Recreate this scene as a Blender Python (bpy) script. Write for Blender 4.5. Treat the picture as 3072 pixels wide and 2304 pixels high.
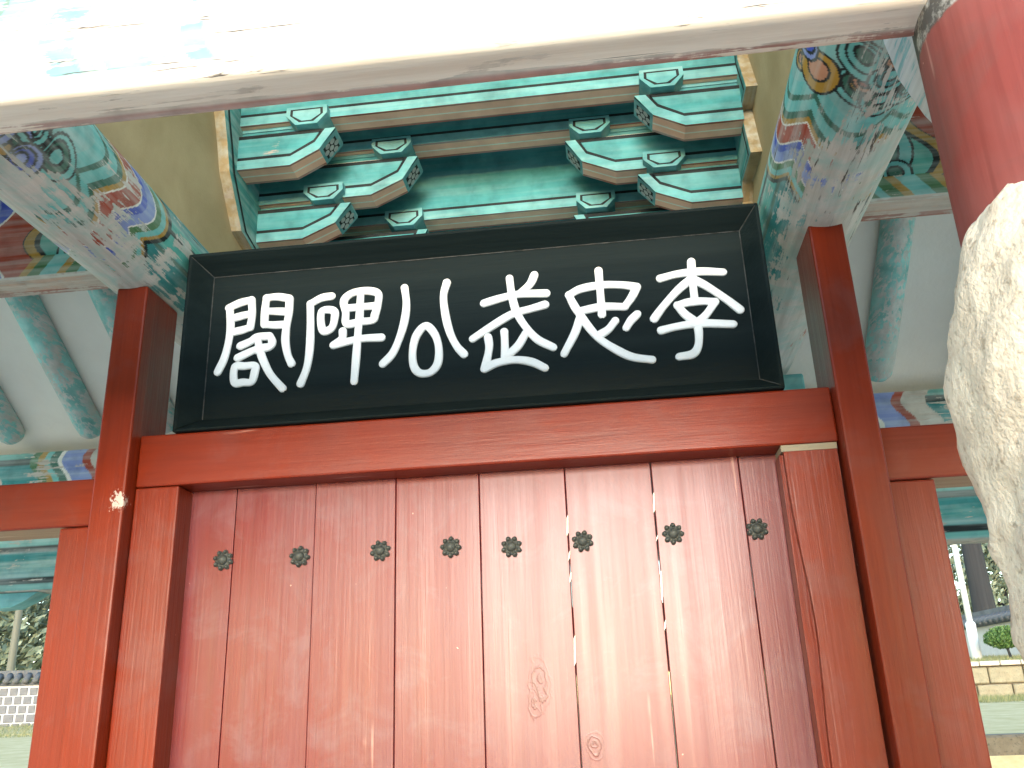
import bpy, math, random
import numpy as np
from mathutils import Matrix, Vector
random.seed(7); np.random.seed(7)
R = math.radians
S = bpy.context.scene
for o in list(bpy.data.objects): bpy.data.objects.remove(o)

# ------------------------------------------------------------------ camera
EZ = 1.55                                   # eye height above the yard
def cam_matrix(pitch, roll, yaw):
    cx, sx, cy, sy, cz, sz = math.cos(pitch), math.sin(pitch), math.cos(roll), math.sin(roll), math.cos(yaw), math.sin(yaw)
    B = np.array([[1,0,0],[0,0,1],[0,-1,0]], float)
    P = np.array([[1,0,0],[0,cx,-sx],[0,sx,cx]])
    Y = np.array([[cz,-sz,0],[sz,cz,0],[0,0,1]])
    Ro = np.array([[cy,-sy,0],[sy,cy,0],[0,0,1]])
    return Y @ P @ B @ Ro
CM = cam_matrix(R(20.1216), R(2.2171), R(5.958))
FPX = 2718.487                               # focal length in photo pixels (3072 wide)
cam = bpy.data.cameras.new('camera'); co = bpy.data.objects.new('camera', cam); S.collection.objects.link(co)
cam.sensor_width = 36; cam.lens = FPX/3072*36; cam.clip_start = .05; cam.clip_end = 2000
mm = Matrix.Identity(4)
for i in range(3):
    mm[i][0] = CM[i,0]; mm[i][1] = -CM[i,1]; mm[i][2] = -CM[i,2]
mm[2][3] = EZ
co.matrix_world = mm
S.camera = co
S.render.resolution_x, S.render.resolution_y = 1024, 768

# ------------------------------------------------------------------ light
SUN_EL, SUN_X = 6.5, 0.0                    # low soft sun behind the photographer
w = bpy.data.worlds.new('World'); S.world = w; w.use_nodes = True
wt = w.node_tree; wt.nodes.clear()
sky = wt.nodes.new('ShaderNodeTexSky'); sky.sky_type = 'NISHITA'; sky.sun_disc = False
sky.sun_elevation = R(SUN_EL); sky.air_density = 1.0; sky.dust_density = .4; sky.ozone_density = 1.5
bg = wt.nodes.new('ShaderNodeBackground'); bg.inputs[1].default_value = .15
wo = wt.nodes.new('ShaderNodeOutputWorld')
wt.links.new(sky.outputs[0], bg.inputs[0]); wt.links.new(bg.outputs[0], wo.inputs[0])
sd = Vector((SUN_X, -1, math.tan(R(SUN_EL)))).normalized()
sky.sun_rotation = math.atan2(sd.x, sd.y)
sl = bpy.data.lights.new('sun', 'SUN'); sl.energy = .5; sl.angle = R(20); sl.color = (1, .985, .97)
so = bpy.data.objects.new('sun', sl); S.collection.objects.link(so)
so.rotation_euler = sd.to_track_quat('Z', 'Y').to_euler(); so.location = (0, -6, 5)
S.view_settings.view_transform = 'Standard'; S.view_settings.look = 'None'
S.view_settings.gamma = 1; S.view_settings.use_curve_mapping = False
S.view_settings.exposure = 2.85

# ------------------------------------------------------------------ pixel helper (direction of a photo pixel, met with a plane)
def ray(x, y): return CM @ np.array([(x-1536)/FPX, (y-1152)/FPX, 1.0])
def atY(x, y, Y): d = ray(x, y); return d*Y/d[1]

# ------------------------------------------------------------------ mesh helpers; coordinates are relative to the eye, z gets +EZ
class MB:
    def __init__(s): s.v = []; s.f = []; s.m = []
    def add(s, vs, fs, m=0):
        b = len(s.v); s.v += [tuple(map(float, p)) for p in vs]
        for f in fs: s.f.append(tuple(b+i for i in f)); s.m.append(m)
        return s
    def box(s, x0, x1, y0, y1, z0, z1, m=0, b=0.0):
        if b <= 0:
            vs = [(x0,y0,z0),(x1,y0,z0),(x1,y1,z0),(x0,y1,z0),(x0,y0,z1),(x1,y0,z1),(x1,y1,z1),(x0,y1,z1)]
            return s.add(vs, [(0,3,2,1),(4,5,6,7),(0,1,5,4),(1,2,6,5),(2,3,7,6),(3,0,4,7)], m)
        # chamfered box
        vs = []; idx = {}
        for sx in (0,1):
            for sy in (0,1):
                for sz in (0,1):
                    for ax in range(3):
                        p = [x0+b if sx==0 else x1-b, y0+b if sy==0 else y1-b, z0+b if sz==0 else z1-b]
                        p[ax] = ((x0,x1)[sx], (y0,y1)[sy], (z0,z1)[sz])[ax]
                        idx[sx,sy,sz,ax] = len(vs); vs.append(p)
        fs = []
        for sx in (0,1):
            q = [idx[sx,a,c,0] for a,c in ((0,0),(1,0),(1,1),(0,1))]; fs.append(q if sx else q[::-1])
            q = [idx[a,sx,c,1] for a,c in ((0,0),(1,0),(1,1),(0,1))]; fs.append(q[::-1] if sx else q)
            q = [idx[a,c,sx,2] for a,c in ((0,0),(1,0),(1,1),(0,1))]; fs.append(q if sx else q[::-1])
        for a in (0,1):
            for c in (0,1):
                fs.append([idx[0,a,c,1],idx[1,a,c,1],idx[1,a,c,2],idx[0,a,c,2]])
                fs.append([idx[a,0,c,0],idx[a,1,c,0],idx[a,1,c,2],idx[a,0,c,2]])
                fs.append([idx[a,c,0,0],idx[a,c,1,0],idx[a,c,1,1],idx[a,c,0,1]])
                for e in (0,1): fs.append([idx[a,c,e,0],idx[a,c,e,1],idx[a,c,e,2]])
        return s.add(vs, fs, m)
    def prism(s, prof, a0, a1, axis='Y', m=0, msides=None):
        n = len(prof)
        def P(p, a):
            return (p[0], a, p[1]) if axis == 'Y' else ((a, p[0], p[1]) if axis == 'X' else (p[0], p[1], a))
        vs = [P(p, a0) for p in prof]+[P(p, a1) for p in prof]
        s.add(vs, [tuple(range(n))[::-1], tuple(range(n, 2*n))], m)
        b = len(s.v)-2*n
        for i in range(n):
            j = (i+1) % n
            s.f.append((b+i, b+j, b+n+j, b+n+i)); s.m.append(msides[i] if msides else m)
        return s
    def tube(s, pts, rad, n=10, m=0, caps=True):
        pts = [Vector(p) for p in pts]; rad = rad if hasattr(rad, '__len__') else [rad]*len(pts)
        b = len(s.v); up = None
        for i, p in enumerate(pts):
            d = (pts[min(i+1, len(pts)-1)]-pts[max(i-1, 0)]).normalized()
            if up is None: up = d.orthogonal().normalized()
            up = (up-d*up.dot(d)).normalized(); sd_ = d.cross(up)
            for k in range(n):
                a = 2*math.pi*k/n; q = p+(up*math.cos(a)+sd_*math.sin(a))*rad[i]; s.v.append(tuple(q))
        for i in range(len(pts)-1):
            for k in range(n):
                l = (k+1) % n
                s.f.append((b+i*n+k, b+i*n+l, b+(i+1)*n+l, b+(i+1)*n+k)); s.m.append(m)
        if caps:
            s.f.append(tuple(b+k for k in range(n))[::-1]); s.m.append(m)
            e = b+(len(pts)-1)*n; s.f.append(tuple(e+k for k in range(n))); s.m.append(m)
        return s
    def mesh(s, name, mats, smooth=False, dz=EZ):
        me = bpy.data.meshes.new(name)
        me.from_pydata([(x, y, z+dz) for x, y, z in s.v], [], s.f)
        for m in (mats if isinstance(mats, (list, tuple)) else [mats]): me.materials.append(m)
        me.polygons.foreach_set('material_index', s.m)
        if smooth: me.polygons.foreach_set('use_smooth', [True]*len(s.f))
        me.update(); fix(me); return me
    def build(s, name, mats, parent=None, smooth=False, dz=EZ):
        o = bpy.data.objects.new(name, s.mesh(name, mats, smooth, dz)); S.collection.objects.link(o)
        if parent: par(o, parent)
        return o
import bmesh
def fix(me):
    bm = bmesh.new(); bm.from_mesh(me); bmesh.ops.recalc_face_normals(bm, faces=bm.faces); bm.to_mesh(me); bm.free()
def par(o, p):
    o.parent = p; o.matrix_parent_inverse = Matrix.Translation(-wloc(p))
def wloc(p):
    l = Vector(p.location)
    while p.parent:
        l = l + p.matrix_parent_inverse.translation + p.parent.location if False else l
        p = p.parent
    return l
def empty(name, loc):
    o = bpy.data.objects.new(name, None); S.collection.objects.link(o); o.location = loc; o.empty_display_size = .2
    return o
def tag(o, label=None, cat=None, group=None, kind=None):
    if label: o['label'] = label
    if cat: o['category'] = cat
    if group: o['group'] = group
    if kind: o['kind'] = kind
    return o
def inst(name, me, loc, parent=None, rot=(0,0,0), sc=(1,1,1)):
    o = bpy.data.objects.new(name, me); S.collection.objects.link(o); o.location = loc; o.rotation_euler = rot; o.scale = sc
    if parent: par(o, parent)
    return o
def bevel(o, wd=.004, seg=2):
    md = o.modifiers.new('bevel', 'BEVEL'); md.width = wd; md.segments = seg; md.limit_method = 'ANGLE'; md.angle_limit = R(35)
    return o

# ------------------------------------------------------------------ materials
def new_mat(name):
    m = bpy.data.materials.new(name); m.use_nodes = True; nt = m.node_tree
    return m, nt, nt.nodes['Principled BSDF']
def nd(nt, t, ins=None, **props):
    n = nt.nodes.new(t)
    for k, v in props.items(): setattr(n, k, v)
    for k, v in (ins or {}).items():
        if isinstance(v, bpy.types.NodeSocket): nt.links.new(v, n.inputs[k])
        else: n.inputs[k].default_value = v
    return n
def coords(nt, scale=(1,1,1), rnd=False):
    tc = nd(nt, 'ShaderNodeTexCoord')
    vec = tc.outputs['Object']
    if rnd:
        oi = nd(nt, 'ShaderNodeObjectInfo')
        mul = nd(nt, 'ShaderNodeMath', {0: oi.outputs['Random'], 1: 37.0}, operation='MULTIPLY')
        vec = nd(nt, 'ShaderNodeVectorMath', {0: vec, 1: mul.outputs[0]}, operation='ADD').outputs[0]
    return nd(nt, 'ShaderNodeMapping', {'Vector': vec, 'Scale': scale}).outputs[0]
def noise(nt, vec, scale, detail=4, rough=.55, dist=0):
    return nd(nt, 'ShaderNodeTexNoise', {'Vector': vec, 'Scale': scale, 'Detail': detail, 'Roughness': rough, 'Distortion': dist}).outputs[0]
def ramp(nt, fac, a, b, ca=0.0, cb=1.0):
    n = nd(nt, 'ShaderNodeMapRange', {'Value': fac, 'From Min': a, 'From Max': b, 'To Min': ca, 'To Max': cb}); n.clamp = True
    return n.outputs[0]
def C4(c): return (c[0], c[1], c[2], 1)
def mix(nt, f, a, b, bt='MIX'):
    n = nd(nt, 'ShaderNodeMix', data_type='RGBA', blend_type=bt)
    for k, v in ((0, f), (6, a), (7, b)):
        if isinstance(v, bpy.types.NodeSocket): nt.links.new(v, n.inputs[k])
        else: n.inputs[k].default_value = v if k == 0 else C4(v)
    return n.outputs[2]
def math_(nt, op, a, b=0.0):
    return nd(nt, 'ShaderNodeMath', {0: a, 1: b}, operation=op).outputs[0]
def bump(nt, h, st, dist=.01):
    return nd(nt, 'ShaderNodeBump', {'Height': h, 'Strength': st, 'Distance': dist}).outputs[0]
AX = {'X': (.05,1,1), 'Y': (1,.05,1), 'Z': (1,1,.03)}
def sc(ax, k): return tuple(k*c for c in AX[ax])

def red_paint(name, axis, dust_haze=.5, grain=.35, rough=.33, rnd=False, spec=.26, c1=(.20,.021,.005), c2=(.17,.027,.015), coat=0, dust=(.18,.058,.050), chip=None, knots=()):
    m, nt, bs = new_mat(name)
    v = coords(nt, (1,1,1), rnd); vg = coords(nt, sc(axis, 1), rnd)
    big = noise(nt, v, 2.3, 4, .6, .4)
    col = mix(nt, ramp(nt, big, .38, .62), c1, c2)
    col = mix(nt, math_(nt, 'MULTIPLY', ramp(nt, noise(nt, v, 5.5, 5, .65, .6), .5, .68), dust_haze), col, dust)  # dust bloom; heavier on the planks, where it also paints in pink flash haze
    g = noise(nt, vg, 70, 5, .6, .3)
    col = mix(nt, ramp(nt, g, .56, .36, 0, .2), col, (.07,.007,.004))
    scr = noise(nt, vg, 34, 3, .5)
    spots = noise(nt, v, 42, 2, .5)
    f1 = math_(nt, 'MULTIPLY', ramp(nt, scr, .69, .72), ramp(nt, big, .45, .6))
    f2 = ramp(nt, spots, .79, .81)
    col = mix(nt, math_(nt, 'MULTIPLY', math_(nt, 'MAXIMUM', f1, f2), .75), col, (.62,.36,.29))
    kh = None
    for kc in knots:                                    # pine knots: dark rings
        tc = nd(nt, 'ShaderNodeTexCoord')
        dv = nd(nt, 'ShaderNodeVectorMath', {0: tc.outputs['Object'], 1: kc[:3]}, operation='SUBTRACT').outputs[0]
        dv = nd(nt, 'ShaderNodeVectorMath', {0: dv, 1: (1, 0, kc[3])}, operation='MULTIPLY').outputs[0]
        L = nd(nt, 'ShaderNodeVectorMath', {0: dv}, operation='LENGTH').outputs['Value']
        L = math_(nt, 'ADD', L, math_(nt, 'MULTIPLY', math_(nt, 'SUBTRACT', noise(nt, v, 22, 3), .5), .04))
        msk = ramp(nt, L, kc[4], kc[4]*.5)
        rg = math_(nt, 'MULTIPLY', msk, ramp(nt, math_(nt, 'SINE', math_(nt, 'MULTIPLY', L, 520)), -.2, .9, .15, 1))
        col = mix(nt, math_(nt, 'MULTIPLY', rg, .6), col, (.075,.010,.007))
        kh = rg if kh is None else math_(nt, 'MAXIMUM', kh, rg)
    if chip:                                            # a knocked patch of bare undercoat
        tc = nd(nt, 'ShaderNodeTexCoord')
        d = nd(nt, 'ShaderNodeVectorMath', {0: tc.outputs['Object'], 1: chip}, operation='DISTANCE').outputs['Value']
        cm = ramp(nt, math_(nt, 'ADD', math_(nt, 'MULTIPLY', d, 9.0), noise(nt, v, 75, 4, .7)), .72, .66)
        col = mix(nt, cm, col, (.55,.46,.42))
    nt.links.new(col, bs.inputs['Base Color'])
    rr = ramp(nt, noise(nt, vg, 25, 4), .35, .65, rough-.03, rough+.05)
    nt.links.new(rr, bs.inputs['Roughness'])
    fine = noise(nt, vg, 150, 3, .6, .2)
    h = math_(nt, 'ADD', g, math_(nt, 'MULTIPLY', fine, .5))
    if kh is not None: h = math_(nt, 'ADD', h, math_(nt, 'MULTIPLY', kh, 1.2))
    nt.links.new(bump(nt, h, grain, .003), bs.inputs['Normal']); bs.inputs['Specular IOR Level'].default_value = spec
    bs.inputs['Coat Weight'].default_value = coat; bs.inputs['Coat Roughness'].default_value = .2
    return m

def painted(name, axis, bias=0.0, patch=3.0, bare=((.40,.365,.34),(.56,.52,.48)), streak=26, attr=True, base=(.045,.35,.30), rough=.7, stain=None, fleck=False, fade=1, dirt=.5, grime=.35):
    """old mineral paint, flaking along the grain to bare grey wood; colour comes from the painted pattern (attribute)"""
    m, nt, bs = new_mat(name)
    v = coords(nt); vg = coords(nt, sc(axis, 1))
    if attr:
        at = nd(nt, 'ShaderNodeAttribute', attribute_name='Col'); c = at.outputs['Color']
        wr = nd(nt, 'ShaderNodeAttribute', attribute_name='wear').outputs['Fac']
    else:
        c = mix(nt, ramp(nt, noise(nt, v, 6, 4), .35, .65), base, tuple(min(1, k*1.35+.02) for k in base)); wr = None
    c = mix(nt, ramp(nt, noise(nt, vg, 30, 4), .4, .7, 0, .45*fade), c, (.58,.68,.68))
    c = mix(nt, ramp(nt, noise(nt, v, 14, 4), .45, .75, 0, grime), c, (.05,.11,.10), 'MULTIPLY')
    n1 = noise(nt, v, patch, 6, .65, .5); n2 = noise(nt, vg, streak, 5, .7, .15)
    s_ = math_(nt, 'ADD', math_(nt, 'MULTIPLY', n1, .9), math_(nt, 'MULTIPLY', n2, .8))
    if wr is not None: s_ = math_(nt, 'ADD', s_, math_(nt, 'MULTIPLY', wr, .55))
    f = ramp(nt, s_, 1.0-bias, 1.045-bias)
    b = mix(nt, ramp(nt, noise(nt, vg, 40, 5, .65), .35, .65), bare[0], bare[1])
    b = mix(nt, ramp(nt, noise(nt, v, 5, 4), .5, .75, 0, dirt), b, (.33,.27,.22))
    if stain: b = mix(nt, ramp(nt, noise(nt, v, 9, 5, .7, .4), .45, .62, 0, .55), b, stain)
    col = mix(nt, f, c, b)
    if fleck: col = mix(nt, math_(nt, 'MULTIPLY', ramp(nt, noise(nt, vg, 60, 5, .7, .6), .61, .65), ramp(nt, noise(nt, v, 5, 4), .46, .56)), col, (.09,.08,.075))
    nt.links.new(col, bs.inputs['Base Color']); bs.inputs['Roughness'].default_value = rough
    bs.inputs['Specular IOR Level'].default_value = .25
    h = math_(nt, 'ADD', math_(nt, 'MULTIPLY', f, -.5), noise(nt, vg, 60, 4, .6))
    nt.links.new(bump(nt, h, .45, .004), bs.inputs['Normal'])
    return m

def plain(name, c1, c2, scale=6, rough=.8, bmp=.2, bscale=40, spec=.3, axis=None):
    m, nt, bs = new_mat(name)
    v = coords(nt) if not axis else coords(nt, sc(axis, 1))
    nt.links.new(mix(nt, ramp(nt, noise(nt, v, scale, 6, .6, .3), .32, .68), c1, c2), bs.inputs['Base Color'])
    bs.inputs['Roughness'].default_value = rough; bs.inputs['Specular IOR Level'].default_value = spec
    if bmp: nt.links.new(bump(nt, noise(nt, v, bscale, 5), bmp, .01), bs.inputs['Normal'])
    return m

M_RED_Z = red_paint('red_paint_upright', 'Z', .35, spec=.2, chip=(-1.392, 2.40, 2.17))
M_RED_X = red_paint('red_paint_level', 'X', .35, .18)
def kp(px, py, st, r): p = atY(px, py, 2.545); return (p[0], 2.545, p[2]+EZ, st, r)
M_PLANK = red_paint('red_paint_plank', 'Z', .8, .14, .31, True, .36, c1=(.155,.014,.013), c2=(.15,.030,.035), coat=.06, dust=(.165,.058,.066), knots=(kp(1622,2035,.4,.032), kp(1785,2235,.8,.030), kp(1600,2110,.35,.02)))  # pink flash haze is mixed into this dust colour
M_JAMB = red_paint('red_paint_grainy', 'Z', .5, .38, .33)
M_COL = red_paint('red_paint_column', 'Z', 1.0, .15, .55, False, .3, (.215,.042,.034), (.24,.078,.070))
CY=(.14,.45,.46); TEAL=(.042,.24,.26); DKG=(.035,.13,.10); OCH=(.38,.23,.04); RED=(.33,.06,.035); BLUE=(.05,.09,.5)
LBL=(.20,.27,.58); WHT=(.72,.72,.70); BLK=(.012,.018,.02); SAL=(.48,.24,.15); GRN=(.06,.17,.07); BAR=(.50,.47,.44)
M_DAN_Y = painted('dancheong_beam', 'Y', .02, 8.0, ((.42,.415,.40),(.58,.57,.56)), 70, stain=(.24,.46,.46), fleck=True)
M_DAN_X = painted('dancheong_tie', 'X', .02, 7.0, streak=70)
M_NEAR = painted('dancheong_front_tie', 'X', .06, 4.5, ((.70,.62,.54),(.84,.79,.72)), 60, fleck=True, dirt=.12)
M_TEAL = painted('teal_paint', 'X', -.09, 4.5, ((.40,.33,.31),(.50,.44,.41)), attr=False, base=TEAL, fade=.3, streak=60)
M_LTEAL = painted('pale_teal_edge', 'X', -.16, 4.5, attr=False, base=(.09,.30,.325), fade=.4, streak=60)
M_BLACK = painted('black_line', 'X', -.10, 7, ((.06,.22,.24),(.10,.27,.28)), 40, attr=False, base=(.004,.010,.012), fade=0)
M_SALM = painted('salmon_underside', 'X', -.09, 5, ((.66,.55,.45),(.78,.68,.58)), 60, attr=False, base=(.78,.44,.31), fade=.2, grime=.04, dirt=.15)
M_BROWN = painted('brown_edge', 'X', -.12, 4, attr=False, base=(.30,.10,.065), grime=.1)
M_CREAM = painted('cream_line', 'X', -.15, 4, attr=False, base=(.78,.70,.60), grime=.05)
M_OCHRE = painted('ochre_edge', 'Y', .0, 4, ((.34,.30,.24),(.44,.39,.32)), 30, attr=False, base=(.30,.235,.13))
M_RAFT = painted('rafter_paint', 'Y', .16, 5, ((.46,.47,.46),(.62,.62,.61)), 60, attr=False, base=(.20,.46,.45), stain=(.34,.52,.51))
M_WHITE = plain('white_letter', (.80,.80,.79), (.86,.86,.86), 20, .45, .1, 60)
M_TAN = plain('tan_plaster', (.34,.275,.16), (.47,.39,.25), 2.2, .9, .15, 120, .1)
M_PLAS = plain('white_plaster', (.72,.70,.67), (.80,.79,.76), 2.5, .9, .2, 60, .1)
M_LACQ = plain('black_lacquer', (.005,.010,.011), (.010,.017,.018), 9, .6, .2, 90, .06, 'X')
M_DUST = plain('dusty_edge', (.012,.016,.016), (.085,.088,.086), 26, .8, .1, 60, .2)
M_IRON = plain('dark_iron', (.030,.034,.032), (.065,.075,.068), 40, .5, .3, 90, .5)
M_RAW = plain('raw_wood', (.26,.23,.17), (.38,.34,.26), 14, .8, .2, 60, .2, 'X')
M_ROOF = plain('grey_roof_tile', (.09,.095,.10), (.15,.155,.16), 5, .8, .3, 30)
def stone_mat(name, c1, c2, dark, sp=90):
    m, nt, bs = new_mat(name); v = coords(nt)
    col = mix(nt, ramp(nt, noise(nt, v, 9, 6, .65, .4), .35, .65), c1, c2)
    col = mix(nt, ramp(nt, noise(nt, v, sp, 3, .6), .56, .66, 0, .7), col, dark)
    col = mix(nt, ramp(nt, noise(nt, v, 5, 5, .7), .58, .72, 0, .5), col, dark)
    nt.links.new(col, bs.inputs['Base Color']); bs.inputs['Roughness'].default_value = .85
    nt.links.new(bump(nt, math_(nt, 'ADD', noise(nt, v, 24, 6, .7), noise(nt, v, 110, 3)), .45, .010), bs.inputs['Normal'])
    return m
M_GRAN = stone_mat('granite', (.56,.47,.37), (.68,.60,.49), (.34,.27,.20), 60)
M_BRICK = stone_mat('grey_block', (.15,.15,.155), (.20,.20,.205), (.10,.10,.10), 30)
M_WSTONE = stone_mat('wall_stone', (.26,.22,.14), (.34,.30,.20), (.16,.14,.09), 30)
M_KERB = stone_mat('kerb_stone', (.11,.09,.06), (.16,.135,.095), (.05,.045,.03), 30)
M_MORT = plain('white_mortar', (.44,.44,.43), (.52,.52,.50), 5, .9)
M_GBARK = plain('grey_bark', (.13,.13,.10), (.20,.20,.16), 8, .9, .6, 20, .1, 'Z')
M_BARK = plain('bark', (.028,.029,.032), (.05,.051,.054), 8, .9, .6, 20, .1, 'Z')
M_POLE = plain('white_pole_paint', (.72,.75,.76), (.8,.82,.83), 5, .5, .05)
def leaf_mat(name, a, b):
    m, nt, bs = new_mat(name)
    oi = nd(nt, 'ShaderNodeNewGeometry')
    nt.links.new(mix(nt, oi.outputs['Random Per Island'], a, b), bs.inputs['Base Color']); bs.inputs['Roughness'].default_value = .6
    return m
M_LEAF = leaf_mat('pine_needles', (.05,.09,.035), (.11,.16,.07))
M_BUSH = leaf_mat('bush_leaves', (.06,.14,.03), (.13,.22,.06))
M_PALE = leaf_mat('evergreen_leaves', (.15,.19,.13), (.25,.29,.20))
M_DRY = leaf_mat('dry_leaves', (.12,.12,.05), (.2,.19,.09))
M_GRASS = leaf_mat('grass_blades', (.14,.17,.06), (.30,.28,.13))
def ground_mat():
    m, nt, bs = new_mat('sandy_ground'); v = coords(nt)
    col = mix(nt, ramp(nt, noise(nt, v, .5, 6, .6), .35, .65), (.60,.52,.39), (.68,.61,.49))
    col = mix(nt, ramp(nt, noise(nt, v, 8, 6, .7), .55, .75, 0, .3), col, (.36,.33,.2))
    sy = nd(nt, 'ShaderNodeSeparateXYZ', {0: v}).outputs[1]              # dry lawn behind the gate
    lawn = mix(nt, ramp(nt, noise(nt, v, 3, 6, .7), .35, .65), (.50,.40,.20), (.66,.55,.32))
    col = mix(nt, ramp(nt, math_(nt, 'ADD', sy, noise(nt, v, 1.5, 4)), 5.0, 6.0), col, lawn)
    nt.links.new(col, bs.inputs['Base Color']); bs.inputs['Roughness'].default_value = .95; bs.inputs['Specular IOR Level'].default_value = .1
    nt.links.new(bump(nt, noise(nt, v, 20, 6, .7), .5, .03), bs.inputs['Normal'])
    return m
M_GROUND = ground_mat()

# ------------------------------------------------------------------ ground
def ss(t): t = max(0, min(1, t)); return t*t*(3-2*t)
def hgt(x, y):
    if y < 4.5: return 0.0
    if y < 7.6: return 1.03*ss((y-4.5)/3.1)
    a = 1.03 if y < 8.3 else 1.25+.30*min(1, (y-8.3)/10.6)
    if y > 19.3:
        r = ss((x-1)/2.0)                                   # terrace behind the low wall, right of the gate
        up = 2.19+.30*min(1, (y-19.3)/5)
        lf = 1.55+.2*min(1, (y-19)/3)
        a = up*r+lf*(1-r)
    return a
xs = sorted(set([-300,-120,-60,-40]+list(np.arange(-30, 30.1, 1.5))+[40,60,120,300]))
ys = sorted(set([-300,-100,-40,-20,-10,-5]+list(np.arange(-3, 7.6, .5))+[7.6,8.0,8.3,8.31]+list(np.arange(9, 19.2, 1))+[19.29,19.31]+list(np.arange(20, 40, 2))+[50,80,150,400]))
g = MB(); nx = len(xs)
g.v = [(x, y, hgt(x, y)) for y in ys for x in xs]
g.f = [(j*nx+i, j*nx+i+1, (j+1)*nx+i+1, (j+1)*nx+i) for j in range(len(ys)-1) for i in range(nx-1)]; g.m = [0]*len(g.f)
go = g.build('ground', M_GROUND, dz=0); tag(go, 'pale sandy yard ground with dry grass', 'ground', kind='structure')

# ------------------------------------------------------------------ gate pavilion
XC = -.377                                   # middle of the door bay
G = empty('gate_pavilion', (XC, 2.5, 0))
tag(G, 'red timber gate pavilion with weathered teal painted beams and brackets', 'gate')
def gp(mb, name, mats, smooth=False, bv=0):
    o = mb.build(name, mats, G, smooth)
    if bv: bevel(o, bv)
    return o

# painted pattern canvas: colours and wear per vertex
def paint_obj(name, P, nu, nv, colf, mat, closed_v=False, caps=None, parent=G, smooth=True):
    """P(u,v)->(x,y,z); grid nu x nv; colf(U,V)->(rgb array, wear array)"""
    U, V = np.meshgrid(np.linspace(0, 1, nu), np.linspace(0, 1, nv, endpoint=not closed_v), indexing='ij')
    pts = np.stack(P(U, V), -1).reshape(-1, 3); pts[:, 2] += EZ
    rgb, wear = colf(U, V); rgb = rgb.reshape(-1, 3); wear = wear.reshape(-1)
    i, j = np.meshgrid(np.arange(nu-1), np.arange(nv if closed_v else nv-1), indexing='ij')
    j2 = (j+1) % nv
    F = np.stack([i*nv+j, (i+1)*nv+j, (i+1)*nv+j2, i*nv+j2], -1).reshape(-1, 4)
    faces = F.tolist()
    if closed_v:
        faces.append(list(range(nv))[::-1]); faces.append([(nu-1)*nv+k for k in range(nv)])
    me = bpy.data.meshes.new(name); me.from_pydata(pts.tolist(), [], faces)
    a = me.color_attributes.new('Col', 'FLOAT_COLOR', 'POINT')
    a.data.foreach_set('color', np.concatenate([rgb, np.ones((len(rgb), 1))], 1).ravel().astype(np.float32))
    wa = me.attributes.new('wear', 'FLOAT', 'POINT'); wa.data.foreach_set('value', wear.astype(np.float32))
    me.materials.append(mat)
    if smooth: me.polygons.foreach_set('use_smooth', [True]*len(faces))
    me.update(); fix(me)
    o = bpy.data.objects.new(name, me); S.collection.objects.link(o)
    if parent: par(o, parent)
    return o
class Cv:
    def __init__(s, shape, base): s.c = np.zeros(shape+(3,))+np.array(base); s.w = np.zeros(shape)
    def put(s, mask, col): s.c[mask] = col
    def band(s, t, a, b, col): s.put((t >= a) & (t < b), col)
    def circ(s, x, y, cx, cy, r, col, ol=None, lw=.008):
        d = np.hypot(x-cx, y-cy)
        s.put(d < r, col)
        if ol is not None: s.put((d > r-lw) & (d < r+lw*.3), ol)
    def swirl(s, x, y, cx, cy, r, cols=(CY, TEAL, CY), ol=BLK):
        n = len(cols)
        for k, c in enumerate(cols): s.circ(x+.12*r*k, y, cx, cy, r*(1-k/n*.9), c, ol, .006)

# --- big round crossbeams running back over the door posts
BR, BZ = .157, 1.45
def beam_paint(seed):
    rng = np.random.RandomState(seed)
    def f(U, V):
        y = .95+2.97*U; ph = (V*360-180)             # 0 = underside, + = towards the middle of the bay
        y = y+.012*np.sin(ph*.06+seed)+.006*np.sin(ph*.13+y*9)
        ph = ph+2.5*np.sin(y*5+seed)+.8*np.sin(y*13)
        s = np.radians(ph)*BR
        cv = Cv(y.shape, TEAL)
        # plain body with pale edges and black lines
        cv.band(ph, 66, 100, (.10,.40,.37)); cv.band(ph, 84, 90, BLK); cv.band(ph, 60, 64, DKG); cv.band(ph, -40, 8, BAR); cv.band(ph, -46, -40, BLK)
        for sgn, y0 in ((1, 2.24), (-1, 3.15)):
            sc_ = .085*np.abs(np.sin(np.radians(ph*2.6+35)))
            t = (y0-y)*sgn+sc_
            k_ = .72
            for a, b, c in ((-.02,.01,BLK),(.01,.035,OCH),(.035,.075,CY),(.075,.12,GRN),(.12,.131,WHT),(.131,.20,LBL),(.20,.245,BLUE),(.245,.256,WHT),(.256,.36,RED),(.36,.371,WHT),(.371,.40,OCH),(.40,.44,DKG),(.44,.50,CY),(.50,.53,DKG),(.53,.60,CY),(.60,4,(.20,.44,.45))):
                cv.put((t >= a*k_) & (t < b*k_), c)
            for k in range(170):
                cy_ = y0-sgn*rng.uniform(.42, 1.3); cs = rng.uniform(-.24, .32); r = rng.uniform(.026,.066)
                if (cy_ > 2.35) == (sgn < 0):
                    cv.swirl(y, s, cy_, cs, r, [(CY,TEAL,CY),(CY,DKG,CY),(LBL,BLUE,LBL),(OCH,SAL),(CY,DKG,OCH),(SAL,RED),(CY,CY,DKG)][rng.randint(7)], BLK)
        cv.w = np.interp(ph, [-180,-85,-65,15,40,62,180], [.05,.12,.52,.50,.30,.10,.04])+(.04 if seed == 5 else 0)*np.exp(-((ph-20)/30)**2)
        cv.w = cv.w-(.10 if seed == 3 else .38)*np.clip((2.05-y)/.25, 0, 1)*(ph > -60)
        return cv.c, cv.w
    return f
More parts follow.
